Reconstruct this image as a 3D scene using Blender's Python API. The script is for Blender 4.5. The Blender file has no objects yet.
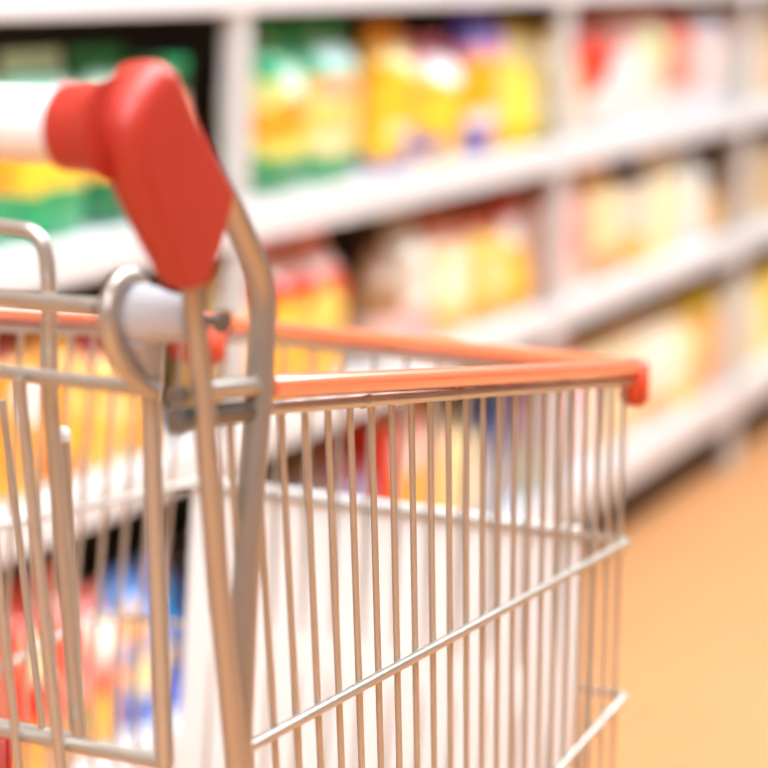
import bpy, bmesh, math, random
from mathutils import Vector, Matrix, noise
random.seed(4)
S = bpy.context.scene
COL = S.collection
# ------------------------------------------------------------------ materials
def hexc(h):
    h = h.lstrip('#')
    def lin(c):
        c /= 255.0
        return c / 12.92 if c <= .04045 else ((c + .055) / 1.055) ** 2.4
    return tuple(lin(int(h[i:i + 2], 16)) for i in (0, 2, 4)) + (1,)
def mat(name, col, rough=.5, metal=0, coat=0, spec=.5, bump=0, bscale=60, var=0, vscale=8):
    m = bpy.data.materials.new(name); m.use_nodes = True
    nt = m.node_tree; b = nt.nodes['Principled BSDF']
    c = hexc(col) if isinstance(col, str) else tuple(col) + (1,)
    b.inputs['Base Color'].default_value = c
    b.inputs['Roughness'].default_value = rough
    b.inputs['Metallic'].default_value = metal
    b.inputs['Coat Weight'].default_value = coat
    b.inputs['Coat Roughness'].default_value = .12
    b.inputs['Specular IOR Level'].default_value = spec
    tc = nt.nodes.new('ShaderNodeTexCoord')
    if var:
        nz = nt.nodes.new('ShaderNodeTexNoise'); nz.inputs['Scale'].default_value = vscale
        nz.inputs['Detail'].default_value = 4
        mx = nt.nodes.new('ShaderNodeMix'); mx.data_type = 'RGBA'
        mx.inputs[6].default_value = tuple(x * (1 - var) for x in c[:3]) + (1,)
        mx.inputs[7].default_value = tuple(min(1, x * (1 + var)) for x in c[:3]) + (1,)
        nt.links.new(tc.outputs['Object'], nz.inputs['Vector'])
        nt.links.new(nz.outputs['Fac'], mx.inputs[0])
        nt.links.new(mx.outputs[2], b.inputs['Base Color'])
    if bump:
        nz = nt.nodes.new('ShaderNodeTexNoise'); nz.inputs['Scale'].default_value = bscale
        nz.inputs['Detail'].default_value = 3
        bp = nt.nodes.new('ShaderNodeBump'); bp.inputs['Strength'].default_value = bump
        bp.inputs['Distance'].default_value = .004
        nt.links.new(tc.outputs['Object'], nz.inputs['Vector'])
        nt.links.new(nz.outputs['Fac'], bp.inputs['Height'])
        nt.links.new(bp.outputs['Normal'], b.inputs['Normal'])
    return m
M = {
 'chrome': mat('zinc_plated_steel', (.54, .51, .455), .30, .66, bump=.08, bscale=300),
 'post': mat('satin_steel', (.48, .445, .395), .33, .74, bump=.06, bscale=250),
 'bolt': mat('dull_bolt_steel', (.26, .26, .25), .5, 1),
 'red': mat('red_plastic', (.45, .034, .02), .42, coat=.05, bump=.04, bscale=900),
 'clip': mat('red_clip_plastic', (.80, .085, .03), .4, coat=.15),
 'orange': mat('orange_red_plastic', (.88, .225, .10), .28, coat=1),
 'white': mat('white_plastic', (.86, .86, .86), .35, coat=.2),
 'hub': mat('pale_plastic', (.52, .52, .55), .45),
 'panel': mat('white_panel', (.9, .9, .9), .45),
 'shelf': mat('white_powder_coat', (.67, .685, .70), .5, bump=.03, bscale=400),
 'upright': mat('grey_white_upright', (.56, .555, .54), .5),
 'rail': mat('white_price_rail', (.73, .745, .76), .4),
 'back': mat('shaded_back_panel', (.055, .045, .04), .7),  # dark tone puts the shade behind the packets into the panel colour
 'kick': mat('brown_kick_plate', (.05, .028, .016), .7),
 'wall': mat('painted_wall', (.72, .68, .62), .8, bump=.05),
 'tan': mat('brown_painted_wall', (.30, .20, .14), .8, bump=.05),
 'ceil': mat('ceiling_paint', (.82, .81, .79), .8, bump=.05),
 'rubber': mat('grey_rubber', (.12, .12, .12), .6),
 'frame': mat('lamp_frame', (.7, .7, .7), .4),
}
def emis(name, col, s):
    m = bpy.data.materials.new(name); m.use_nodes = True
    b = m.node_tree.nodes['Principled BSDF']
    b.inputs['Base Color'].default_value = (.8, .8, .8, 1)
    b.inputs['Emission Color'].default_value = col + (1,)
    b.inputs['Emission Strength'].default_value = s
    return m
M['orange'].node_tree.nodes['Principled BSDF'].inputs['Coat IOR'].default_value = 1.95
M['lamp'] = emis('lamp_diffuser', (.84, .925, 1), 7.0)
# floor: warm orange vinyl with faint tile joints and mottling
def floor_mat():
    m = bpy.data.materials.new('orange_vinyl_floor'); m.use_nodes = True
    nt = m.node_tree; b = nt.nodes['Principled BSDF']; N = nt.nodes.new; L = nt.links.new
    tc = N('ShaderNodeTexCoord')
    nz = N('ShaderNodeTexNoise'); nz.inputs['Scale'].default_value = 3; nz.inputs['Detail'].default_value = 6
    L(tc.outputs['Object'], nz.inputs['Vector'])
    br = N('ShaderNodeTexBrick'); br.offset = 0
    br.inputs['Color1'].default_value = (.63, .295, .118, 1); br.inputs['Color2'].default_value = (.60, .28, .112, 1)
    br.inputs['Mortar'].default_value = (.50, .25, .10, 1); br.inputs['Scale'].default_value = 1
    br.inputs['Mortar Size'].default_value = .003; br.inputs['Brick Width'].default_value = .6; br.inputs['Row Height'].default_value = .6
    L(tc.outputs['Object'], br.inputs['Vector'])
    mx = N('ShaderNodeMix'); mx.data_type = 'RGBA'; mx.blend_type = 'MULTIPLY'; mx.inputs[0].default_value = .25
    L(br.outputs['Color'], mx.inputs[6]); L(nz.outputs['Color'], mx.inputs[7])
    mp = N('ShaderNodeMapRange'); mp.inputs[3].default_value = .85; mp.inputs[4].default_value = 1.1
    L(nz.outputs['Fac'], mp.inputs[0]); L(mp.outputs[0], mx.inputs[7])
    L(mx.outputs[2], b.inputs['Base Color'])
    b.inputs['Roughness'].default_value = .6
    b.inputs['Specular IOR Level'].default_value = .25
    return m
M['floor'] = floor_mat()
PR = {}
def pmat(h):
    if h not in PR:
        PR[h] = mat('coloured_film_' + h, h, .33, coat=.35, bump=.35, bscale=28, var=.08, vscale=14)  # film colours for print and for highlights painted on some packets
    return PR[h]
# ------------------------------------------------------------------ object helpers
def obj(name, me_or_bm, mats, parent=None, smooth=True):
    if isinstance(me_or_bm, bmesh.types.BMesh):
        me = bpy.data.meshes.new(name); bmesh.ops.recalc_face_normals(me_or_bm, faces=me_or_bm.faces)
        me_or_bm.to_mesh(me); me_or_bm.free()
    else: me = me_or_bm
    for m in (mats if isinstance(mats, (list, tuple)) else [mats]): me.materials.append(m)
    if smooth:
        for p in me.polygons: p.use_smooth = True
    o = bpy.data.objects.new(name, me); COL.objects.link(o); o.parent = parent
    return o
def thing(name, label, cat, loc=(0, 0, 0), rz=0, group=None):
    o = bpy.data.objects.new(name, None); COL.objects.link(o)
    o.empty_display_size = .05
    o.location = loc; o.rotation_euler = (0, 0, rz); o['label'] = label; o['category'] = cat
    if group: o['group'] = group
    return o
def box(bm, x0, x1, y0, y1, z0, z1):
    v = [bm.verts.new((x, y, z)) for x in (x0, x1) for y in (y0, y1) for z in (z0, z1)]
    for f in ((0, 1, 3, 2), (4, 6, 7, 5), (0, 4, 5, 1), (2, 3, 7, 6), (0, 2, 6, 4), (1, 5, 7, 3)):
        bm.faces.new([v[i] for i in f])
def boxo(name, dims, m, parent=None, bevel=0):
    bm = bmesh.new(); box(bm, *dims)
    if bevel: bmesh.ops.bevel(bm, geom=bm.edges[:], offset=bevel, segments=2, affect='EDGES', profile=.5)
    return obj(name, bm, m, parent, smooth=False)
def fillet(pts, r):
    pts = [Vector(p) for p in pts]; out = [pts[0]]
    for i in range(1, len(pts) - 1):
        a, b, c = pts[i - 1], pts[i], pts[i + 1]
        ri = r[i] if isinstance(r, (list, tuple)) else r
        d1, d2 = (a - b), (c - b)
        k = min(ri, d1.length * .48, d2.length * .48)
        if k < 1e-5: out.append(b); continue
        p, q = b + d1.normalized() * k, b + d2.normalized() * k
        for j in range(7):
            t = j / 6; out.append((1 - t) ** 2 * p + 2 * t * (1 - t) * b + t * t * q)
    out.append(pts[-1]); return out
def tube(bm, pts, r, seg=12, fr=0, flat=1.0, closed=False, caps=True):
    """sweep a round (or flattened) section along pts"""
    P = fillet(pts, fr) if fr else [Vector(p) for p in pts]
    n = len(P); rings = []; up = None
    for i, p in enumerate(P):
        if closed: t = (P[(i + 1) % n] - P[i - 1])
        else: t = (P[min(i + 1, n - 1)] - P[max(i - 1, 0)])
        t.normalize()
        if up is None:
            up = Vector((1, 0, 0)) if abs(t.x) < .8 else Vector((0, 0, 1))
        up = (up - t * up.dot(t)).normalized(); s = t.cross(up)
        rr = r[i] if isinstance(r, (list, tuple)) else r
        rings.append([bm.verts.new(p + (up * math.cos(a) * flat + s * math.sin(a)) * rr)
                      for a in [2 * math.pi * k / seg for k in range(seg)]])
    for i in range(n if closed else n - 1):
        A, B = rings[i], rings[(i + 1) % n]
        for k in range(seg): bm.faces.new((A[k], A[(k + 1) % seg], B[(k + 1) % seg], B[k]))
    if caps and not closed:
        for ring in (rings[0][::-1], rings[-1]): bm.faces.new([bm.verts.new(v.co) for v in ring])   # caps keep their own corners
def lathe(bm, prof, c, axis='x', seg=28):
    """prof: list of (pos along axis, radius); c: centre"""
    rings = []
    for (h, r) in prof:
        ring = []
        for k in range(seg):
            a = 2 * math.pi * k / seg; ca, sa = r * math.cos(a), r * math.sin(a)
            v = {'x': (h, ca, sa), 'y': (ca, h, sa), 'z': (ca, sa, h)}[axis]
            ring.append(bm.verts.new((c[0] + v[0], c[1] + v[1], c[2] + v[2])))
        rings.append(ring)
    for A, B in zip(rings, rings[1:]):
        for k in range(seg): bm.faces.new((A[k], A[(k + 1) % seg], B[(k + 1) % seg], B[k]))
    for ring in (rings[0], rings[-1][::-1]): bm.faces.new([bm.verts.new(v.co) for v in ring])
# ------------------------------------------------------------------ the room
def struct(name, dims, m):
    o = boxo(name, dims, m); o['kind'] = 'structure'; return o
XL, XR, Y0, Y1, H = -4.2, 3.4, -7.0, 13.0, 3.1
struct('floor', (XL, XR, Y0, Y1, -.1, 0), M['floor'])
struct('ceiling', (XL, XR, Y0, Y1, H, H + .1), M['ceil'])
struct('wall_left', (XL - .1, XL, Y0, Y1, 0, H), M['wall'])
struct('wall_right', (XR, XR + .1, Y0, Y1, 0, H), M['tan'])
struct('wall_back', (XL, XR, Y0 - .1, Y0, 0, H), M['tan'])
struct('wall_front', (XL, XR, Y1, Y1 + .1, 0, H), M['wall'])
lampspots = [(0, -3.8, 'nearest the brown wall behind the camera'), (0, -1.2, 'behind the shopping cart'), (0, 1.4, 'right above the shopping cart'),
             (0, 4.0, 'over the aisle past the front of the cart'), (0, 6.6, 'over the far end of the product shelves')]
for (x, y, w) in lampspots:
    t = thing('ceiling_light', 'long white ceiling light panel ' + w, 'light', (x, y, H), 0, 'ceiling lights')
    bm = bmesh.new()
    for d in ((-.93, -.90, -1.1, 1.1), (.90, .93, -1.1, 1.1), (-.90, .90, -1.1, -1.07), (-.90, .90, 1.07, 1.1)): box(bm, *d, -.05, 0)
    obj('frame', bm, M['frame'], t, False)
    boxo('diffuser', (-.90, .90, -1.07, 1.07, -.035, -.02), M['lamp'], t)
# ------------------------------------------------------------------ product shelving (left of the aisle, runs along +Y)
XF = -1.391            # front edge of the shelves
DEP = .46
EDGE = [1.486, 2.812, 4.132, 5.452, 6.772, 8.092]
LIPS = [(.140, .072), (.520, .052), (.815, .052), (1.118, .050), (1.52, .05)]
baylab = ['white metal shelving bay at the left edge of the picture, beneath the cart handle',
          'white metal shelving bay behind the middle of the cart, past the first upright',
          'white metal shelving bay behind the front of the cart, right of the second upright',
          'white metal shelving bay at the right edge of the picture, past the third upright',
          'white metal shelving bay farthest down the aisle, last of the row']
order = []
def bay(y0, y1, label, last=False, x=XF, sgn=-1, rowgroup='white shelving bays along the aisle'):
    t = thing('shelving_bay', label, 'shelf', (x, y0, 0), 0, rowgroup)
    w = y1 - y0
    def X(a, b): return (min(sgn * a, sgn * b), max(sgn * a, sgn * b))
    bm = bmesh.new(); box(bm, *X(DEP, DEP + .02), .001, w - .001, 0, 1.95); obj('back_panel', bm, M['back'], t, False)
    for yy in ([.024, w - .024] if last else [.024]):
        u = boxo('upright', (*X(.006, .030), yy - .024, yy + .024, 0, 1.95), M['upright'], t, .003)
    for i, (z, h) in enumerate(LIPS):
        d = boxo('shelf_deck', (*X(.012, DEP), .004, w - .004, z + h - .022, z + h - .004), M['shelf'], t, .002)
        boxo('price_rail', (*X(0, .014), .002, w - .002, z, z + h), M['rail'], t, .004)
    boxo('kick_plate', (*X(.075, .09), .001, w - .001, 0, .135), M['kick'], t)
    return t
for i in range(5): bay(EDGE[i], EDGE[i + 1], baylab[i], last=(i == 4))
# ------------------------------------------------------------------ products
DECK = {0: .867, 1: .572, 2: .212}
def paint(me, spec):
    """choose the print and painted-highlight colour of every face from (s across, b up) on the front"""
    cols = [spec['c']]; idx = {spec['c']: 0}
    def ix(c):
        if c not in idx: idx[c] = len(cols); cols.append(c)
        return idx[c]
    return cols, ix
def bagobj(spec, w, h, d, seed, kind):
    rnd = random.Random(seed); na, nb = 44, 30
    bm = bmesh.new(); rings = []
    ex = {'bag': 2.6, 'box': 14, 'bottle': 2.0, 'pouch': 2.3, 'jar': 2.0}[kind]
    for j in range(nb + 1):
        b = j / nb
        if kind == 'bag':
            dd = d * (1 - max(0, (b - .70) / .30) ** 1.8 * .90) * (.86 + .14 * min(1, b * 5)); ww = w * (.93 + .05 * math.sin(b * math.pi)) 
        elif kind == 'pouch':
            dd = d * (1 - b ** 1.5 * .9); ww = w * (.9 + .06 * b)
        elif kind == 'bottle':
            k = 1 if b < .68 else 1 - .62 * math.sin((b - .68) / .32 * math.pi / 2) ** 1.3
            if b < .04: k = .9 + b * 2.5
            dd = d * k; ww = w * k * .96
        elif kind == 'jar':
            k = 1 if .05 < b < .86 else .93
            dd = d * k; ww = w * k * .96
        else: dd, ww = d, w * .97
        ring = []
        for k in range(na):
            a = 2 * math.pi * (k + .5) / na; ca, sa = math.cos(a), math.sin(a)
            y = math.copysign(abs(sa) ** (2 / ex), sa) * ww / 2
            x = math.copysign(abs(ca) ** (2 / ex), ca) * dd / 2
            p = Vector((x, y, b * h))
            if kind in ('bag', 'pouch'):
                nn = noise.noise(Vector((y * 22 + seed * 3.1, b * 5, seed * 1.7 + (0 if ca > 0 else 5))))
                p.x += nn * .009 * math.sin(math.pi * min(1, b * 1.02)) * (1 if ca > 0 else -1)
                p.y += noise.noise(Vector((seed, b * 6, x * 20))) * .004
            ring.append(bm.verts.new(p))
        rings.append(ring)
    cols = [spec['c']]
    def ix(c):
        if c not in cols: cols.append(c)
        return cols.index(c)
    for j in range(nb):
        for k in range(na):
            f = bm.faces.new((rings[j][k], rings[j][(k + 1) % na], rings[j + 1][(k + 1) % na], rings[j + 1][k]))
            c = f.calc_center_median(); s = c.y / (w / 2); b = c.z / h; col = spec['c']
            for (b0, b1, cc) in spec.get('b', []):
                wob = .018 * math.sin(s * 3 + seed)
                if b0 + wob <= b < b1 + wob: col = cc
            if c.x > 0:
                for (bs, bb, rs, rb, cc) in spec.get('o', []):  # front ovals: print, and on some packets a painted highlight
                    if ((s - bs) / rs) ** 2 + ((b - bb) / rb) ** 2 < 1: col = cc
            f.material_index = ix(col)
    bm.faces.new(rings[0][::-1]); f = bm.faces.new(rings[-1]); f.material_index = ix(spec.get('t', spec['c']))
    return bm, [pmat(c) for c in cols]
def product(row, y0, y1, h, spec, kind, label, name, group, seed, dx=0, d=None):
    w = (y1 - y0) * .97
    cap = {'bag': .022, 'pouch': .016, 'bottle': .028, 'jar': .026, 'box': 0}[kind]
    if kind in ('bottle', 'jar'): w = min(w, .15)
    d = d or {'bag': .10, 'pouch': .08, 'bottle': min(w, .1), 'jar': min(w, .12), 'box': .09}[kind]
    hb = h - cap
    t = thing(name, label, name.replace('_', ' ').split()[-1], (XF - .033 - d / 2 - dx, (y0 + y1) / 2 + (-.020, -.015, .010)[row], DECK[row]),
              random.Random(seed).uniform(-.05, .05) if kind != 'box' else 0, group)
    bm, ms = bagobj(spec, w, hb, d, seed, kind); obj('body', bm, ms, t, smooth=(kind != 'box'))
    tc = pmat(spec.get('t', spec['c']))
    if kind in ('bag', 'pouch'):
        bm = bmesh.new(); n = 24; r0 = []; r1 = []
        ww = w * .93
        for k in range(n + 1):
            y = -ww / 2 + ww * k / n; z = .0012 * math.sin(k * 2.1)
            x = .003 * math.sin(k * .9 + seed)
            r0.append((x, y, hb - .006)); r1.append((x + .004 * math.sin(k * .5), y, hb + cap + z))
        for dxx in (0,):
            A = [bm.verts.new((p[0] - .0015, p[1], p[2])) for p in r0]; B = [bm.verts.new((p[0] - .0015, p[1], p[2])) for p in r1]
            A2 = [bm.verts.new((p[0] + .0015, p[1], p[2])) for p in r0]; B2 = [bm.verts.new((p[0] + .0015, p[1], p[2])) for p in r1]
            for k in range(n):
                bm.faces.new((A[k], A[k + 1], B[k + 1], B[k])); bm.faces.new((A2[k], B2[k], B2[k + 1], A2[k + 1]))
                bm.faces.new((B[k], B[k + 1], B2[k + 1], B2[k]))
            bm.faces.new((A[0], B[0], B2[0], A2[0])); bm.faces.new((A[n], A2[n], B2[n], B[n]))
        obj('seal', bm, tc, t, False)
    elif kind == 'bottle':
        r = w * .18
        bm = bmesh.new(); lathe(bm, [(hb - .004, r), (hb + .002, r * 1.05), (hb + cap - .003, r * 1.02), (hb + cap, r * .9)], (0, 0, 0), 'z', 20); obj('cap', bm, tc, t)
    elif kind == 'jar':
        r = min(w, d) * .47
        bm = bmesh.new(); lathe(bm, [(hb - .002, r), (hb + cap - .004, r * 1.01), (hb + cap, r * .96)], (0, 0, 0), 'z', 24)
        if w > d * 1.05: bmesh.ops.scale(bm, vec=(1, w / d, 1), verts=bm.verts)
        obj('lid', bm, tc, t)
    else:
        boxo('closing_flap', (-d / 2 + .004, d / 2 + .0008, -w * .47, w * .47, hb - .014, hb + .0012), tc, t, .0006)
    return t
def P(c, t=None, b=(), o=()):
    s = {'c': c, 'b': list(b), 'o': list(o)}
    if t: s['t'] = t
    return s
GR, EM, YE, OR, CR = '#22a068', '#12945c', '#f7cf3c', '#f2a122', '#fbe6b0'
PEACH, WH, PU, BL, LB, RD, CO, PK, NV, TN, BR = '#f5a98c', '#f6f2ee', '#5b4a9e', '#3a5fd0', '#3aa3e8', '#c81e1c', '#ee5a3a', '#f5b4b4', '#2c2c5c', '#c99a58', '#5e3a20'
PALE = '#bfe8d6'
PRODUCTS = [
 # row, y0, y1, h, kind, spec, label, name
 (0, 2.21, 2.369, .214, 'bag', P(GR, '#e4fff4', [(.72, 1, '#c4f4e2'), (.30, .62, OR), (.62, .70, YE)], [(-.3, .85, .4, .07, '#d8f5ea')]), 'green and orange bag with pale mint top, cut by the left edge of the picture', 'snack_bag'),
 (0, 2.369, 2.54, .211, 'bag', P(GR, '#c8fbe8', [(.74, 1, '#9fe8cb'), (.28, .5, YE), (.5, .62, OR)], [(.25, .84, .3, .1, '#ffffff')]), 'green bag with one painted white highlight on its mint top, behind the white handle', 'snack_bag'),  # white oval near the top is a glint put into the colour
 (0, 2.54, 2.678, .210, 'bag', P('#17704a', EM, [(.3, .6, '#e8c24a')], [(-.3, .88, .6, .09, '#b4f4dc')]), 'dark green bag hidden behind the red handle bracket', 'snack_bag'),
 (0, 2.678, 2.752, .195, 'box', P('#d9dca0', GR, [(.78, 1, '#2a5d3c'), (.6, .78, '#f0b49c'), (0, .25, '#7fa67c')]), 'narrow pale yellow-green box touching the left side of the first white upright', 'food_box'),
 (0, 2.985, 3.157, .232, 'bag', P('#f0c95a', '#149a62', [(.74, 1, '#1cb478'), (.55, .74, '#d9e08a'), (.0, .24, '#3f8f5c'), (.24, .34, '#e6dc6a')], [(.1, .72, .42, .1, '#cfeee0'), (-.3, .46, .75, .13, OR), (.5, .62, .4, .08, PEACH)]), 'green-topped yellow bag with a painted pale round highlight, right beside the first white upright', 'snack_bag'),  # pale mint oval paints a blurred highlight on the film
 (0, 3.157, 3.352, .232, 'bag', P('#f2cf70', '#16a068', [(.74, 1, '#20b880'), (.0, .22, '#4f9a6a'), (.22, .3, '#e6dc8a')], [(-.35, .86, .45, .1, '#a9e0d8'), (.2, .86, .42, .1, '#c4ecea'), (-.4, .64, .45, .09, PEACH), (.35, .64, .4, .09, PEACH), (.4, .35, .35, .08, '#fbe0b4'), (-.5, .3, .35, .08, '#fbe0b4')]), 'green-topped yellow bag with a pale blue spot and a painted pale glint, second from the first upright', 'snack_bag'),  # right-hand pale oval is a painted glint
 (0, 3.41, 3.576, .222, 'bag', P('#f7be2e', '#e8a020', [(.0, .1, '#6a5aa8')], [(.1, .84, .5, .1, '#fdebb0'), (.4, .62, .35, .09, '#f08a70'), (.25, .2, .55, .15, '#4a52b8'), (-.4, .3, .3, .08, '#fae0a0')]), 'yellow bag with a blue print low down, first after the dark gap', 'snack_bag'),
 (0, 3.576, 3.775, .197, 'bag', P('#f9c437', '#d98aa8', [(.82, 1, '#e08aa4')], [(.0, .84, .55, .15, '#ffffff'), (-.6, .15, .3, .1, '#5a55b0')]), 'yellow bag with mauve top and large painted white highlight', 'snack_bag'),  # white oval is the film's bright reflection, painted as colour
 (0, 3.79, 4.0, .246, 'bag', P('#f5ae1e', '#5048d8', [(.80, 1, '#4a42d0'), (.70, .80, '#e39aa0')], [(.2, .45, .4, .24, '#fbdf90'), (-.7, .14, .5, .14, '#6a5aa8'), (-.5, .26, .4, .06, '#f0e4e4')]), 'tall orange-yellow bag with a deep blue top', 'snack_bag'),
 (0, 4.0, 4.10, .21, 'pouch', P('#f7dc2e', '#f2e45c', [(0, .15, '#b8b01c')], [(0, .88, .8, .12, '#fdfbb8')]), 'slim lemon yellow pouch, left of the second upright, in front of its neighbour', 'snack_pouch'),  # pale lemon oval paints the highlight near the top
 (0, 4.15, 4.37, .20, 'bag', P('#fbe0a0', '#f3d97a', [(0, .2, '#e8c860')], [(0, .5, .4, .2, '#fdf0c8')]), 'cream yellow bag half hidden by the second upright on the upper shelf', 'snack_bag'),
 (0, 4.40, 4.58, .230, 'bag', P('#e8432c', '#b8402a', [(0, .34, '#dcc8be'), (.86, 1, '#a8452c')], [(.35, .42, .5, .16, '#ffffff'), (-.35, .3, .4, .1, '#fdeee4')]), 'red bag with white lower half, right after the second upright', 'snack_bag'),  # pure white oval is a highlight painted on the front
 (0, 4.58, 4.765, .233, 'bag', P('#f0dcd8', '#d89a90', [(.75, 1, '#cfa09a'), (0, .3, '#e2d8d4')], [(0, .52, .6, .14, '#ffffff')]), 'white and dusty pink bag right of the red-and-white one', 'snack_bag'),  # white oval at mid height stands in for a glint
 (0, 4.765, 4.94, .235, 'bag', P('#f5e3c4', '#c87a60', [(.6, .8, '#c5dc9c'), (0, .3, '#e4d8cc')], [(.5, .4, .4, .2, '#f0b070')]), 'cream bag with a pale green band near its top', 'snack_bag'),
 (0, 4.94, 5.215, .235, 'bag', P('#f28a78', '#a8483c', [(.82, 1, '#b85a4a'), (0, .28, '#e6d4d0')], [(.1, .6, .5, .16, '#fac4bc'), (.6, .3, .3, .14, '#f5b060')]), 'coral pink bag with white base on the upper right shelf', 'snack_bag'),
 (0, 5.215, 5.42, .235, 'bag', P('#d8d2d4', '#b9bcc8', [(.75, 1, '#c4ccdc')], [(-.3, .6, .4, .14, '#f5d6c8')]), 'pale grey-white bag touching the third upright, upper shelf', 'snack_bag'),
 (0, 5.50, 5.78, .225, 'bag', P('#f4e8d8', '#d8b890', [(.7, 1, '#e2b490')]), 'pale beige bag with peach top, just right of the third upright on the upper shelf', 'snack_bag'),
 (0, 5.78, 6.15, .23, 'bag', P('#d8b98a', '#b89a60', [(.6, 1, '#b8a070')]), 'tan bag at the right edge of the picture on the upper shelf', 'snack_bag'),
 # second visible shelf
 (1, 2.20, 2.311, .207, 'bag', P('#f29a22', '#9c2a1c', [(.9, 1, '#8c2418')]), 'orange bag with dark red top, leftmost on the middle shelf', 'snack_bag'),
 (1, 2.311, 2.421, .205, 'bag', P('#f6b23a', '#8c2018', [(.88, 1, '#a83420')], [(-.1, .62, .55, .16, '#ffffff'), (.3, .25, .4, .14, '#f28a5a')]), 'orange bag with a big painted white highlight, behind the wire bars at left', 'snack_bag'),  # white oval is a painted glint on the glossy film
 (1, 2.421, 2.515, .195, 'bag', P('#f9b33c', '#a83a24', [(.0, .2, '#e08a20')], [(0, .6, .5, .2, '#fbd070')]), 'amber bag with lighter oval, right of the bag with the painted white highlight', 'snack_bag'),
 (1, 2.515, 2.62, .175, 'bag', P('#fbbe50', '#a01c28', [(.86, 1, '#a82030')], [(-.2, .5, .5, .18, '#fcd68a')]), 'yellow-orange bag with crimson seal, left of the white pivot hub', 'snack_bag'),
 (1, 2.62, 2.70, .185, 'pouch', P('#fac04e', '#f3a83a', [(.0, .3, '#f0a238')], [(0, .7, .5, .14, '#f8b0a0')]), 'yellow pouch with a pink oval below the white pivot hub', 'snack_pouch'),
 (1, 2.86, 2.99, .20, 'bag', P('#fbd98a', '#f2b45c', [(0, .4, '#f5b04a')]), 'pale yellow bag low behind the red handle post, right of the first upright', 'snack_bag'),
 (1, 3.00, 3.15, .221, 'bag', P('#e0301f', '#e0685c', [(0, .72, '#f8b434'), (.86, 1, '#f8d4ce')], [(-.1, .55, .5, .16, '#fcd850')]), 'red bag with large yellow lower part, left of the pink-topped one, middle shelf', 'snack_bag'),
 (1, 3.15, 3.294, .22, 'bag', P('#e8402e', '#f08a80', [(0, .60, '#f9b848'), (.82, 1, '#f9cfca')], [(-.4, .58, .5, .16, '#fcdc70')]), 'red bag with pale pink top and yellow base beside the dark gap, middle shelf', 'snack_bag'),
 (1, 3.41, 3.509, .195, 'bottle', P('#a67c58', '#6a4428', [(.1, .4, '#d8b4ac')], [(0, .3, .6, .12, '#f0c8c4')]), 'small brown bottle with pinkish label after the dark gap, middle shelf', 'sauce_bottle'),
 (1, 3.509, 3.646, .21, 'bag', P('#ddd4c4', '#c4bcae', [(0, .34, '#f4b4b0')], [(.1, .7, .5, .16, '#e4ddd0')]), 'grey-beige bag with pink base, middle shelf', 'snack_bag'),
 (1, 3.646, 3.829, .202, 'bag', P('#f7dc96', '#d07860', [(.86, 1, '#d88a78'), (0, .2, '#eba858')], [(-.2, .55, .6, .2, '#fff6d8'), (-.3, .8, .25, .07, '#f3b8b0')]), 'cream yellow bag with dull red top, middle shelf', 'snack_bag'),
 (1, 3.829, 3.998, .195, 'bag', P('#f8c65a', '#c8583c', [(.88, 1, '#d06a4c'), (0, .25, '#f0a040')], [(-.1, .5, .5, .22, '#fbe6a8')]), 'golden bag with brownish red top, middle shelf', 'snack_bag'),
 (1, 3.998, 4.098, .205, 'pouch', P('#f9c030', '#c8301e', [(.80, 1, '#d43a2a'), (0, .2, '#f0a03a')], [(0, .76, .9, .14, '#ffffff')]), 'yellow pouch with red top and painted white highlight, beside the second upright', 'snack_pouch'),  # wide white oval paints a highlight below the red top
 (1, 4.16, 4.30, .2, 'bag', P('#f2c4b4', '#d89080', [(0, .3, '#f4b48c')]), 'salmon bag half hidden by the second upright, middle shelf', 'snack_bag'),
 (1, 4.31, 4.461, .215, 'bag', P('#f59c90', '#ec7c70', [(0, .3, '#f6c0b0')], [(0, .7, .5, .14, '#fac8c0')]), 'salmon pink bag right of the second upright', 'snack_bag'),
 (1, 4.461, 4.68, .22, 'bag', P('#fbdc98', '#f5c070', [(0, .3, '#f09c62')], [(.1, .6, .6, .24, '#fff0cc')]), 'cream yellow bag with orange base, beside the salmon pink bag', 'snack_bag'),
 (1, 4.69, 4.875, .20, 'jar', P('#e6dcc8', '#2a2a66', [(.0, .4, '#f0b45a')], [(.2, .5, .4, .14, '#b8c0cc')]), 'beige jar with a navy lid, middle shelf', 'food_jar'),
 (1, 4.877, 5.10, .214, 'bag', P('#fcf0c4', '#f4e2a0', [(0, .25, '#f7e0a8')], [(.2, .35, .4, .13, '#f9d2a0')]), 'pale cream bag right of the navy-lidded jar', 'snack_bag'),
 (1, 5.10, 5.30, .213, 'bag', P('#e4e6e4', '#c6d2da', [(.0, .3, '#e8e2de')], [(-.3, .6, .4, .2, '#faf4dc')]), 'pale blue-grey bag on the right of the middle shelf', 'snack_bag'),
 (1, 5.31, 5.42, .17, 'jar', P('#d9b17a', '#2c2018', [(.7, 1, '#5a4030')]), 'small tan jar with a black lid beside the third upright', 'food_jar'),
 (1, 5.50, 5.80, .19, 'bag', P('#c9a878', '#a88458', [(.6, 1, '#b09068')]), 'light brown bag just right of the third upright, middle shelf', 'snack_bag'),
 (1, 5.80, 6.2, .19, 'bag', P('#d6bd92', '#b09058'), 'sand coloured bag at the right edge of the picture, middle shelf', 'snack_bag'),
 # bottom shelf
 (2, 2.20, 2.317, .253, 'bag', P('#ee5a42', '#c83828', [(0, .25, '#f4a83c')]), 'red bag with orange base, leftmost on the bottom shelf', 'snack_bag'),
 (2, 2.317, 2.406, .240, 'bag', P('#f2583e', '#c03428', [(0, .36, '#f6b03c')], [(.1, .72, .8, .16, '#e8e0b0'), (-.2, .5, .6, .1, '#ee2a16'), (.5, .74, .3, .1, '#8fbf80')]), 'red bag with cream and green print above the bottom bar of the seat', 'snack_bag'),
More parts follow.
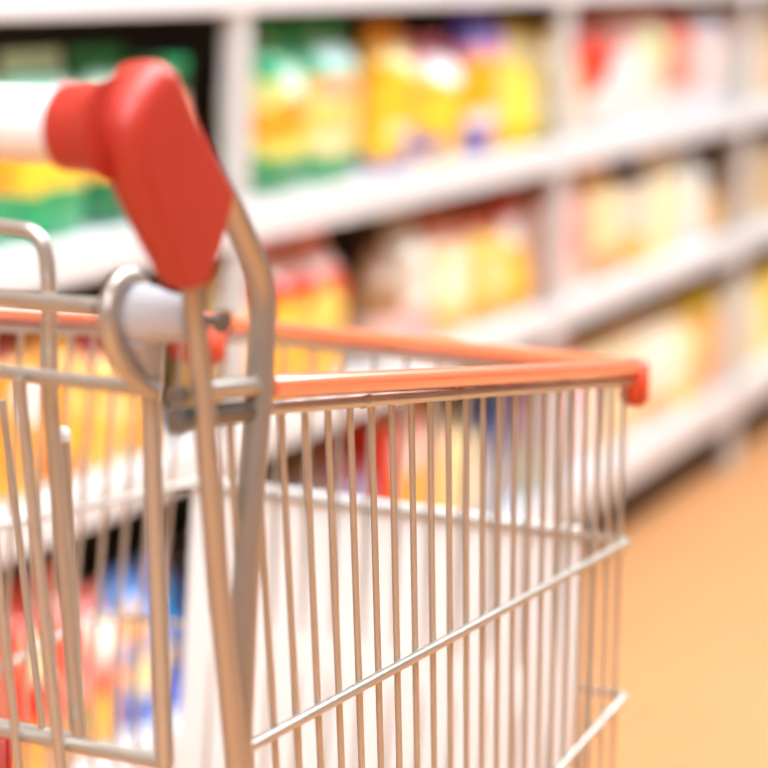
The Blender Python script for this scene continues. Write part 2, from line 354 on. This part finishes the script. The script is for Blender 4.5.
 (2, 2.406, 2.489, .243, 'bag', P('#f57058', '#ee6a5c', [(.8, 1, '#f79488'), (0, .3, '#eeb07a')], [(0, .28, .4, .07, '#3c9c5c'), (-.2, .46, .5, .08, '#f6c4b8')]), 'coral red bag with a small green mark, seen between the thin wires', 'snack_bag'),
 (2, 2.489, 2.581, .195, 'bag', P('#f77a5e', '#f89898', [(0, .42, '#fbbc58'), (.6, 1, '#fbbcbc')], [(-.2, .8, .6, .14, '#fbe2cc'), (.3, .3, .4, .2, '#f59a3c')]), 'pink-topped bag with orange lower half, bottom shelf', 'snack_bag'),
 (2, 2.589, 2.687, .200, 'bag', P('#6aa4ee', '#5a9cf4', [(0, .22, '#3a68d8')], [(-.45, .74, .5, .16, '#f5c08a'), (-.1, .38, .75, .17, '#fbe8b4'), (.2, .12, .4, .07, '#2a7ae0')]), 'blue bag with cream ovals, left of the gate post on the bottom shelf', 'snack_bag'),
 (2, 2.687, 2.735, .215, 'pouch', P('#8a94e6', '#7a84d8', [(0, .3, '#4868d0'), (.3, .45, '#e8d09a')], [(0, .66, .6, .2, '#18a0ec')]), 'slim violet-blue pouch with a bright cyan patch', 'snack_pouch'),
 (2, 2.83, 2.99, .17, 'bag', P('#5a78c8', '#40508c', [(0, .3, '#4060b8')]), 'dull blue bag behind the handle posts on the bottom shelf', 'snack_bag'),
 (2, 3.026, 3.145, .244, 'bag', P('#6a5046', '#3a2418', [(.7, 1, '#8a7468')]), 'dark brown bag seen above the white panel at the left', 'snack_bag'),
 (2, 3.145, 3.253, .245, 'bag', P('#c8963a', '#7a5420', [(.85, 1, '#6a3a24')]), 'dull gold bag seen above the white panel, right of the dark brown one', 'snack_bag'),
 (2, 3.253, 3.382, .246, 'bag', P('#9a90b4', '#a04038', [(.85, 1, '#8c2a20')]), 'greyish violet bag with dark red top above the white panel', 'snack_bag'),
 (2, 3.387, 3.446, .258, 'box', P('#d8301e', '#b82018', [(0, .3, '#e8604c')]), 'narrow red box standing between the violet bag and the orange bag', 'food_box'),
 (2, 3.446, 3.55, .258, 'bag', P('#f8a428', '#f3d0b8', [(.7, 1, '#f8d8c8')], [(0, .45, .5, .2, '#fcc850')]), 'orange bag with pale peach top above the white panel', 'snack_bag'),
 (2, 3.55, 3.69, .255, 'bag', P('#f7b25c', '#f0a890', [(.68, 1, '#f4b8a4')], [(0, .5, .4, .16, '#f8c880')]), 'light orange bag with salmon top above the white panel', 'snack_bag'),
 (2, 3.70, 3.85, .23, 'bag', P('#fbe0a4', '#9a8462', [(.86, 1, '#a8906c')], [(.1, .5, .5, .2, '#fdf0cc')]), 'cream bag with tan seal behind the middle wires', 'snack_bag'),
 (2, 3.86, 4.03, .253, 'bag', P('#a9b0c2', '#1e2446', [(.72, 1, '#2a3158'), (.5, .72, '#69718c')]), 'grey bag with navy top, left of the second upright on the bottom shelf', 'snack_bag'),
 (2, 4.16, 4.345, .245, 'bag', P('#fbcaca', '#f5a0a4', [(0, .4, '#f8e4b8'), (.75, 1, '#f6a8ac')]), 'pink and cream bag right after the second upright, bottom shelf', 'snack_bag'),
 (2, 4.345, 4.482, .24, 'bag', P('#f8dce0', '#f3a8b8', [(.6, 1, '#f9c0cc')]), 'pale pink bag seen through the front wires', 'snack_bag'),
 (2, 4.482, 4.644, .23, 'bag', P('#fbeec0', '#f3dc90', [(0, .4, '#f7e0c0')]), 'pale lemon bag seen through the front wires', 'snack_bag'),
 (2, 4.644, 4.852, .232, 'bag', P('#f9e3bc', '#f0cc94', [(0, .3, '#f0c890')]), 'light beige bag behind the red front corner clip', 'snack_bag'),
 (2, 4.852, 5.09, .224, 'bag', P('#fdf0d8', '#f5e0bc', [(0, .28, '#e0a868')], [(0, .6, .6, .2, '#fffaf0')]), 'creamy white bag with tan base just right of the cart corner', 'snack_bag'),
 (2, 5.093, 5.237, .215, 'bag', P('#fce8b8', '#f0d8a8', [(0, .25, '#ecd04a')]), 'cream bag with yellow base right of the creamy white one', 'snack_bag'),
 (2, 5.237, 5.33, .240, 'box', P('#f2b448', '#c8a818', [(.75, 1, '#d0b01c'), (0, .35, '#f09c58')]), 'narrow orange-yellow box on the right of the bottom shelf', 'food_box'),
 (2, 5.33, 5.425, .235, 'bag', P('#f6c4a8', '#b86444', [(.86, 1, '#c07850')]), 'peach bag with rust brown top by the third upright, bottom shelf', 'snack_bag'),
 (2, 5.50, 5.84, .22, 'bag', P('#f7ecc8', '#e8dca8', [(0, .3, '#f0d8a4')]), 'pale cream bag right of the third upright, bottom shelf', 'snack_bag'),
 (2, 5.85, 6.2, .22, 'bag', P('#fbe09a', '#f0cc50', [(.5, 1, '#fbd660')]), 'pale yellow bag at the right edge of the picture, bottom shelf', 'snack_bag'),
]
RG = {0: 'packets on the upper visible shelf', 1: 'packets on the middle visible shelf', 2: 'packets on the bottom shelf'}
for i, (row, y0, y1, h, kind, spec, label, name) in enumerate(PRODUCTS):
    product(row, y0, y1, h, spec, kind, label, name, RG[row], i + 1)
# ------------------------------------------------------------------ the shopping cart
CART = thing('shopping_cart', 'wire shopping cart with orange-red rim and white handle, standing in the aisle', 'shopping cart', (-.4520, .9383, 0), -.07912)
L, W, T = .5549, .4148, .03787      # length, rear width, taper per side
ZR, ZF = 1.0006, .9273
def C(u, v, z): return (-v, u, z)   # u forward, v to the left from the right side, z up
def rimz(u): return ZR + (ZF - ZR) * u / L
def nv(u): return T * max(u, -.1) / L           # near side line
def fv(u): return W - T * max(u, -.1) / L       # far side line
# rim wire
bm = bmesh.new()
tube(bm, [C(-.004, nv(-.004), rimz(-.004)), C(L, T, ZF), C(L, W - T, ZF), C(-.004, fv(-.004), rimz(-.004) + .006)], .0028, 12, fr=[0, .012, .012, 0])
obj('rim_wire', bm, M['chrome'], CART)
# cover over the rim, little metal clips holding it
CZ = .0100
bm = bmesh.new()
tube(bm, [C(.004, nv(.004) - .001, rimz(.004) + CZ), C(L - .004, T - .0005, ZF + CZ - .001), C(L - .002, W - T, ZF + CZ), C(.004, fv(.004), rimz(.004) + CZ + .006)], .0056, 20, fr=[0, .014, .014, 0])
obj('rim_cover', bm, M['orange'], CART)
for u in (.1125, .2305, .40):
    for v in (nv(u), fv(u)):
        bm = bmesh.new(); tube(bm, [C(u - .004, v, rimz(u)), C(u + .004, v, rimz(u))], .0031, 10); obj('rim_clip', bm, M['chrome'], CART)
# red corner clips
for (v, s) in ((T, -1), (W - T, 1)):
    bm = bmesh.new()
    box(bm, -.0085, .0085, -.0075, .0075, -.0150, .0155)
    bmesh.ops.bevel(bm, geom=bm.edges[:], offset=.0028, segments=3, affect='EDGES')
    bm2 = bmesh.new()
    if s > 0:
        bmesh.ops.scale(bm, vec=(2.5, 1, 1), verts=bm.verts); bmesh.ops.translate(bm, vec=(.006, 0, -.004), verts=bm.verts)
    o = obj('corner_clip', bm, M['clip'], CART); bm2.free()
    o.location = C(L - .011, v + s * .000, ZF + .0005)
# front clip hole
# horizontal rings
bm = bmesh.new()
tube(bm, [C(-.02, .001, .8475), C(.5446, .0372, .8217), C(.5446, .3785, .8185), C(0, .41, .845)], .0027, 12, fr=[0, .008, .012, 0])
obj('upper_ring', bm, M['chrome'], CART)
bm = bmesh.new()
tube(bm, [C(-.01, .000, .668), C(.5446, .0356, .7167), C(.5446, .450, .7128), C(.374, .421, .718), C(.0, .375, .712)], .0027, 12, fr=[0, .008, .035, 0, 0])
obj('lower_ring', bm, M['chrome'], CART)
ZB = .50
bm = bmesh.new()
tube(bm, [C(.05, .012, ZB), C(.52, .04, ZB), C(.52, .375, ZB), C(.05, .40, ZB)], .003, 10, fr=.01, closed=False)
tube(bm, [C(.05, .012, ZB), C(.05, .40, ZB)], .003, 10)
obj('bottom_ring', bm, M['chrome'], CART)
# vertical wires, near side, far side, front
R1 = .00178
for k in range(-2, 22):
    u = .0268 + .0253 * k
    if u > .545: break
    lean = max(.15 - .30 * max(u, 0), .02)
    zt = rimz(u) - .001
    for side in (0, 1):
        bm = bmesh.new()
        def wp(z):
            uu = u + lean * (zt - z)
            if side == 0: return C(uu, nv(uu) + .0042, z)
            return C(uu, fv(u) - .003 + (.10 if z < zt - .01 else 0) * max(0, min(zt - z, .25)) * min(1, u / .3), z)
        tube(bm, [wp(zt + .0005), wp(zt - .1), wp(zt - .25), wp(ZB + .002)], R1, 8)
        obj('vertical_wire', bm, M['chrome'], CART)
for k in range(1, 14):
    v = T + k * (W - 2 * T) / 14
    bm = bmesh.new(); tube(bm, [C(L - .003, v, ZF), C(.5412, v, .8217), C(.5412, v, .7167), C(.517, v, ZB)], R1, 8); obj('front_wire', bm, M['chrome'], CART)
for k in range(1, 15):
    v = .012 + k * .0265
    bm = bmesh.new(); tube(bm, [C(.05, v, ZB), C(.52, v, ZB)], R1, 8); obj('bottom_wire', bm, M['chrome'], CART)
# white panel on the front
bm = bmesh.new()
pz = [(.071, .8255), (.377, .8250), (.377, .53), (.071, .53)]
A = [bm.verts.new(C(.5478 - (.024 if z < .6 else 0) , v, z)) for v, z in pz]; B = [bm.verts.new(C(.5518 - (.024 if z < .6 else 0), v, z)) for v, z in pz]
bm.faces.new(A); bm.faces.new(B[::-1])
for i in range(4): bm.faces.new((A[i], A[(i + 1) % 4], B[(i + 1) % 4], B[i]))
bmesh.ops.bevel(bm, geom=bm.edges[:], offset=.0012, segments=2, affect='EDGES')
o = obj('front_panel', bm, M['panel'], CART, False); o['label'] = 'plain white panel fixed to the front of the basket'
# side hardware, mirrored on both sides
WW = W + 2 * T * .06 / L
for side in (0, 1):
    def S_(u, v, z): return C(u, v, z) if side == 0 else C(u, WW - v, z)
    # rear post that rises into the bracket and becomes the chassis
    bm = bmesh.new()
    tube(bm, [S_(-.075, -.008, 1.088), S_(-.0622, -.008, 1.0154), S_(-.0473, -.008, .9264), S_(-.0319, -.008, .8469), S_(.06, -.008, .34), S_(.09, -.008, .2), S_(.55, .03, .17)], 0.0050, 16, fr=[0, .03, .03, .03, .03, .05, 0])
    obj('rear_post', bm, M['post'], CART)
    # bent post beside it
    bm = bmesh.new()
    tube(bm, [S_(-.074, -.008, 1.122), S_(-.0310, -.0005, 1.0945), S_(.0005, .0, 1.056), S_(-.0035, -.001, 1.0078), S_(-.0105, -.001, .9617), S_(-.0155, -.001, .9085), S_(-.021, -.002, .8417), S_(.02, -.002, .62), S_(.03, .002, .5)],
         0.0060, 16, fr=[0, .006, .014, .02, .02, .02, .02, .02, 0])
    obj('bent_post', bm, M['post'], CART)
    # bridge between the posts, with bolts
    bm = bmesh.new()
    tube(bm, [S_(-.058, -.004, 1.0185), S_(-.002, .0, 1.0115)], .0044, 12)
    obj('bridge_bar', bm, M['chrome'], CART)
    bm = bmesh.new(); tube(bm, [S_(-.072, -.001, 1.0085), S_(-.006, .0015, 1.0010)], .0048, 12)
    obj('clamp_plate', bm, M['bolt'], CART)
    for z in (1.0185, 1.0065):
        bm = bmesh.new(); tube(bm, [S_(-.0765, -.003, z), S_(-.070, -.003, z)], .0040, 6); obj('nut', bm, M['bolt'], CART, False)
    # pivot axle, cone hub and ring
    ax = (-.0625, 1.0490)
    bm = bmesh.new()
    tube(bm, [S_(ax[0], -.0165, ax[1]), S_(ax[0], .046, ax[1])], .0026, 12)
    tube(bm, [S_(ax[0], -.0190, ax[1]), S_(ax[0], -.0150, ax[1])], .0052, 14)
    obj('pivot_bolt', bm, M['bolt'], CART)
    bm = bmesh.new()
    prof = [(-.0040, .0055), (-.0034, .0080), (-.0020, .0094), (.006, .0100), (.011, .0108), (.016, .0124), (.021, .0132), (.026, .0134), (.029, .0124), (.030, .0100)]
    sg = -1 if side == 0 else 1; vc = 0 if side == 0 else WW
    lathe(bm, [(sg * a, b) for a, b in prof], (-vc, ax[0], ax[1] - .0005), 'x', 32)
    # the hub narrows into a tongue below
    obj('pivot_hub', bm, M['hub'], CART)
    bm = bmesh.new()
    tube(bm, [S_(ax[0] + .001, .022, 1.042), S_(-.0515, .025, 1.022)], [.0115, .004], 16, flat=.8)
    obj('hub_tongue', bm, M['hub'], CART)
    lp = [(-.0470, 1.0130), (-.0590, 1.0190), (-.0720, 1.0300), (-.0805, 1.0425), (-.0810, 1.0530), (-.0765, 1.0615), (-.0685, 1.0655), (-.0600, 1.0640), (-.0530, 1.0580), (-.0485, 1.0490), (-.0460, 1.0380), (-.0448, 1.0250), (-.0440, 1.0130)]
    bm = bmesh.new(); tube(bm, [S_(u, .026 + .002 * i / 12, z) for i, (u, z) in enumerate(lp)], .0042, 14, fr=.008)
    obj('pivot_ring', bm, M['chrome'], CART)
# ---- handle
HU, HZ = -.1252, 1.1306
bm = bmesh.new(); lathe(bm, [(-.0165, .0146), (-(WW - .0165), .0146)], (0, HU, HZ), 'x', 40)
o = obj('handle_bar', bm, M['white'], CART); o['label'] = 'white handle bar'
OUT = [(-.1180, 1.1520), (-.1120, 1.1560), (-.1040, 1.1565), (-.0970, 1.1530), (-.0910, 1.1460), (-.0850, 1.1370), (-.0760, 1.1255), (-.0665, 1.1130), (-.0580, 1.1040), (-.0566, 1.1010), (-.0585, 1.0960), (-.0650, 1.0830), (-.0745, 1.0680), (-.0790, 1.0655),
       (-.0870, 1.0645), (-.0940, 1.0665), (-.0985, 1.0720), (-.1080, 1.0850), (-.1180, 1.0990), (-.1265, 1.1120), (-.1320, 1.1250), (-.1325, 1.1350), (-.1270, 1.1450)]
NO = len(OUT)
for side in (0, 1):
    sg = 1 if side == 0 else -1; v0 = 0 if side == 0 else WW
    P2 = [Vector((a, b)) for a, b in OUT]; nrm = []
    for i in range(NO):
        t = (P2[(i + 1) % NO] - P2[i - 1]).normalized(); nrm.append(Vector((t.y, -t.x)))   # clockwise outline: inward normal
    rad = []
    for (a, b) in OUT:
        m = Vector((-.09, 1.11)); w_ = (a - m.x) * -.8 + (b - m.y) * .6      # large radius on the rear and top edge
        rad.append(.0035 + .0070 * max(0, min(1, (w_ + .012) / .03)) * max(.25, min(1, (b - 1.066) / .05)))
    bm = bmesh.new(); loops = []
    K = 14
    for j in range(K + 1):
        th = math.pi * j / K; lp = []
        for i, (a, b) in enumerate(OUT):
            kk = max(0, min(1, (b - 1.064) / .07)); vo = -.0205; vi = -.0070 + .0110 * kk
            vm, hw = (vo + vi) / 2, (vi - vo) / 2
            c_ = -math.cos(th); c_ = math.copysign(abs(c_) ** .75, c_)
            q2 = P2[i] + nrm[i] * rad[i] * (1 - math.sin(th) ** .8)
            lp.append(bm.verts.new(C(q2.x, v0 + sg * (vm + hw * c_), q2.y)))
        loops.append(lp)
    for A_, B_ in zip(loops, loops[1:]):
        for i in range(NO): bm.faces.new((A_[i], A_[(i + 1) % NO], B_[(i + 1) % NO], B_[i]))
    bm.faces.new(loops[0]); bm.faces.new(loops[-1][::-1])
    br = obj('handle_bracket', bm, M['red'], CART)
    br['label'] = 'red plastic bracket joining handle and posts'
    bm = bmesh.new()
    a0 = -v0; q = -sg
    lathe(bm, [(a0 + q * -.006, .0205), (a0 + q * -.003, .0190), (a0 + q * .0005, .0180), (a0 + q * .004, .0175), (a0 + q * .009, .0173), (a0 + q * .0135, .0173), (a0 + q * .0152, .0170), (a0 + q * .0162, .0160), (a0 + q * .0164, .0140)], (0, HU, HZ), 'x', 40)
    obj('handle_collar', bm, M['red'], CART)
# ---- rear gate / child seat flap hanging from the pivot bar
bm = bmesh.new(); tube(bm, [C(-.0555, .030, 1.0485), C(-.0555, WW - .030, 1.0485)], .0043, 14); obj('pivot_bar', bm, M['chrome'], CART)
def gu(z): return -.044 - .0785 * (z - 1.013)
bm = bmesh.new(); tube(bm, [C(gu(1.013), .0290, 1.0133), C(gu(1.013), WW - .029, 1.0133)], .0034, 14); obj('seat_crossbar', bm, M['chrome'], CART)
bm = bmesh.new(); tube(bm, [C(gu(.84), .0280, .8420), C(gu(.84), WW - .028, .8420)], .0034, 14); obj('seat_crossbar', bm, M['chrome'], CART)
rods = [(.0298, .0299, 1.013, .842, .0042), (.0940, .0796, 1.013, .79, .0029), (.1165, .1040, 1.013, .79, .0022)]
for (va, vb, za, zb, r) in rods:
    for m_ in (0, 1):
        a, b = (va, vb) if not m_ else (WW - va, WW - vb)
        bm = bmesh.new(); dz = -.006 if r < .004 else 0
        tube(bm, [C(gu(za) + dz, a, za), C(gu(zb) + dz, b, zb)], r, 12); obj('seat_rod', bm, M['chrome'], CART)
# lower rear gate
for k in range(12):
    v = .045 + k * (WW - .09) / 11
    if k in (0, 1, 2, 3): continue
    bm = bmesh.new(); tube(bm, [C(gu(.84) + .006, v, .842), C(.04, v, ZB)], .0018, 8); obj('gate_wire', bm, M['chrome'], CART)
# seat hoops
for m_ in (0, 1):
    def q(v): return v if not m_ else WW - v
    bm = bmesh.new()
    tube(bm, [C(-.0103, q(.0902), .839), C(-.0229, q(.0968), .998), C(-.0275, q(.0935), 1.050), C(-.0287, q(.0955), 1.0750), C(-.029, q(.125), 1.0760), C(-.029, q(.160), 1.0762), C(-.0275, q(.1650), 1.058), C(-.0103, q(.165), .839)],
         .0036, 14, fr=[0, .02, .012, .018, .02, .012, .012, 0])
    obj('seat_hoop', bm, M['chrome'], CART)
    bm = bmesh.new(); tube(bm, [C(-.0065, q(.1007), .978), C(.0051, q(.0998), .828)], .0027, 12); s = obj('seat_stay', bm, M['chrome'], CART)
    bm = bmesh.new(); lathe(bm, [(.976, .0029), (.979, .0032), (.9815, .0028), (.983, .0014)], C(-.0067, q(.1007), 0), 'z', 14); obj('white_tip', bm, M['white'], s)
    bm = bmesh.new(); tube(bm, [C(-.0023, q(.1385), .9908), C(.01, q(.1251), .829)], .0018, 10); obj('seat_wire', bm, M['chrome'], CART)
bm = bmesh.new(); tube(bm, [C(.0103, .100, .8285), C(.0103, WW - .100, .8285)], .0026, 12); obj('seat_back_bar', bm, M['chrome'], CART)
bm = bmesh.new()
box(bm, -.30, -.1365, -.002, .003, .72, .828); bmesh.ops.bevel(bm, geom=bm.edges[:], offset=.0022, segments=3, affect='EDGES')
o = obj('seat_flap', bm, M['red'], CART); o['label'] = 'dark red plastic seat flap'
# ---- chassis and casters
bm = bmesh.new(); tube(bm, [C(.09, .0, .185), C(.09, WW, .185)], .006, 12); tube(bm, [C(.53, .03, .172), C(.53, WW - .03, .172)], .006, 12)
obj('chassis_bar', bm, M['post'], CART)
for (u, v) in ((.10, .0), (.10, WW), (.53, .03), (.53, WW - .03)):
    bm = bmesh.new()
    for s in (-1, 1): box(bm, -v - .016 if s < 0 else -v + .012, -v - .012 if s < 0 else -v + .016, u - .018, u + .012, .05, .15)
    box(bm, -v - .016, -v + .016, u - .018, u + .018, .145, .152); tube(bm, [C(u, v, .15), C(u, v, .185)], .007, 10)
    f = obj('caster_fork', bm, M['bolt'], CART, False)
    bm = bmesh.new(); lathe(bm, [(-.011, .040), (-.009, .0495), (.009, .0495), (.011, .040)], (-v, u - .008, .0498), 'x', 28); obj('caster_wheel', bm, M['rubber'], f)
# ------------------------------------------------------------------ world, camera
w = bpy.data.worlds.new('store_air'); S.world = w; w.use_nodes = True
w.node_tree.nodes['Background'].inputs[0].default_value = (.90, .95, 1, 1)
w.node_tree.nodes['Background'].inputs[1].default_value = 1.15
cam = bpy.data.cameras.new('camera'); co = bpy.data.objects.new('camera', cam); COL.objects.link(co)
cam.sensor_width = 36; cam.lens = 113.009; cam.clip_start = .02
r, u_, f_ = Vector((.9204, .3905, .02)), Vector((-.0872, .1552, .984)), Vector((-.3811, .9074, -.1768))
f_.normalize(); r = (r - f_ * r.dot(f_)).normalized(); u_ = r.cross(f_)
mtx = Matrix((r, u_, -f_)).transposed().to_4x4(); mtx.translation = Vector((0, 0, 1.2)); co.matrix_world = mtx
cam.dof.use_dof = True; cam.dof.focus_distance = 1.22; cam.dof.aperture_fstop = 4.8
S.camera = co
vs = S.view_settings; vs.view_transform = 'Standard'; vs.look = 'None'; vs.gamma = 1; vs.use_curve_mapping = False
vs.exposure = .56
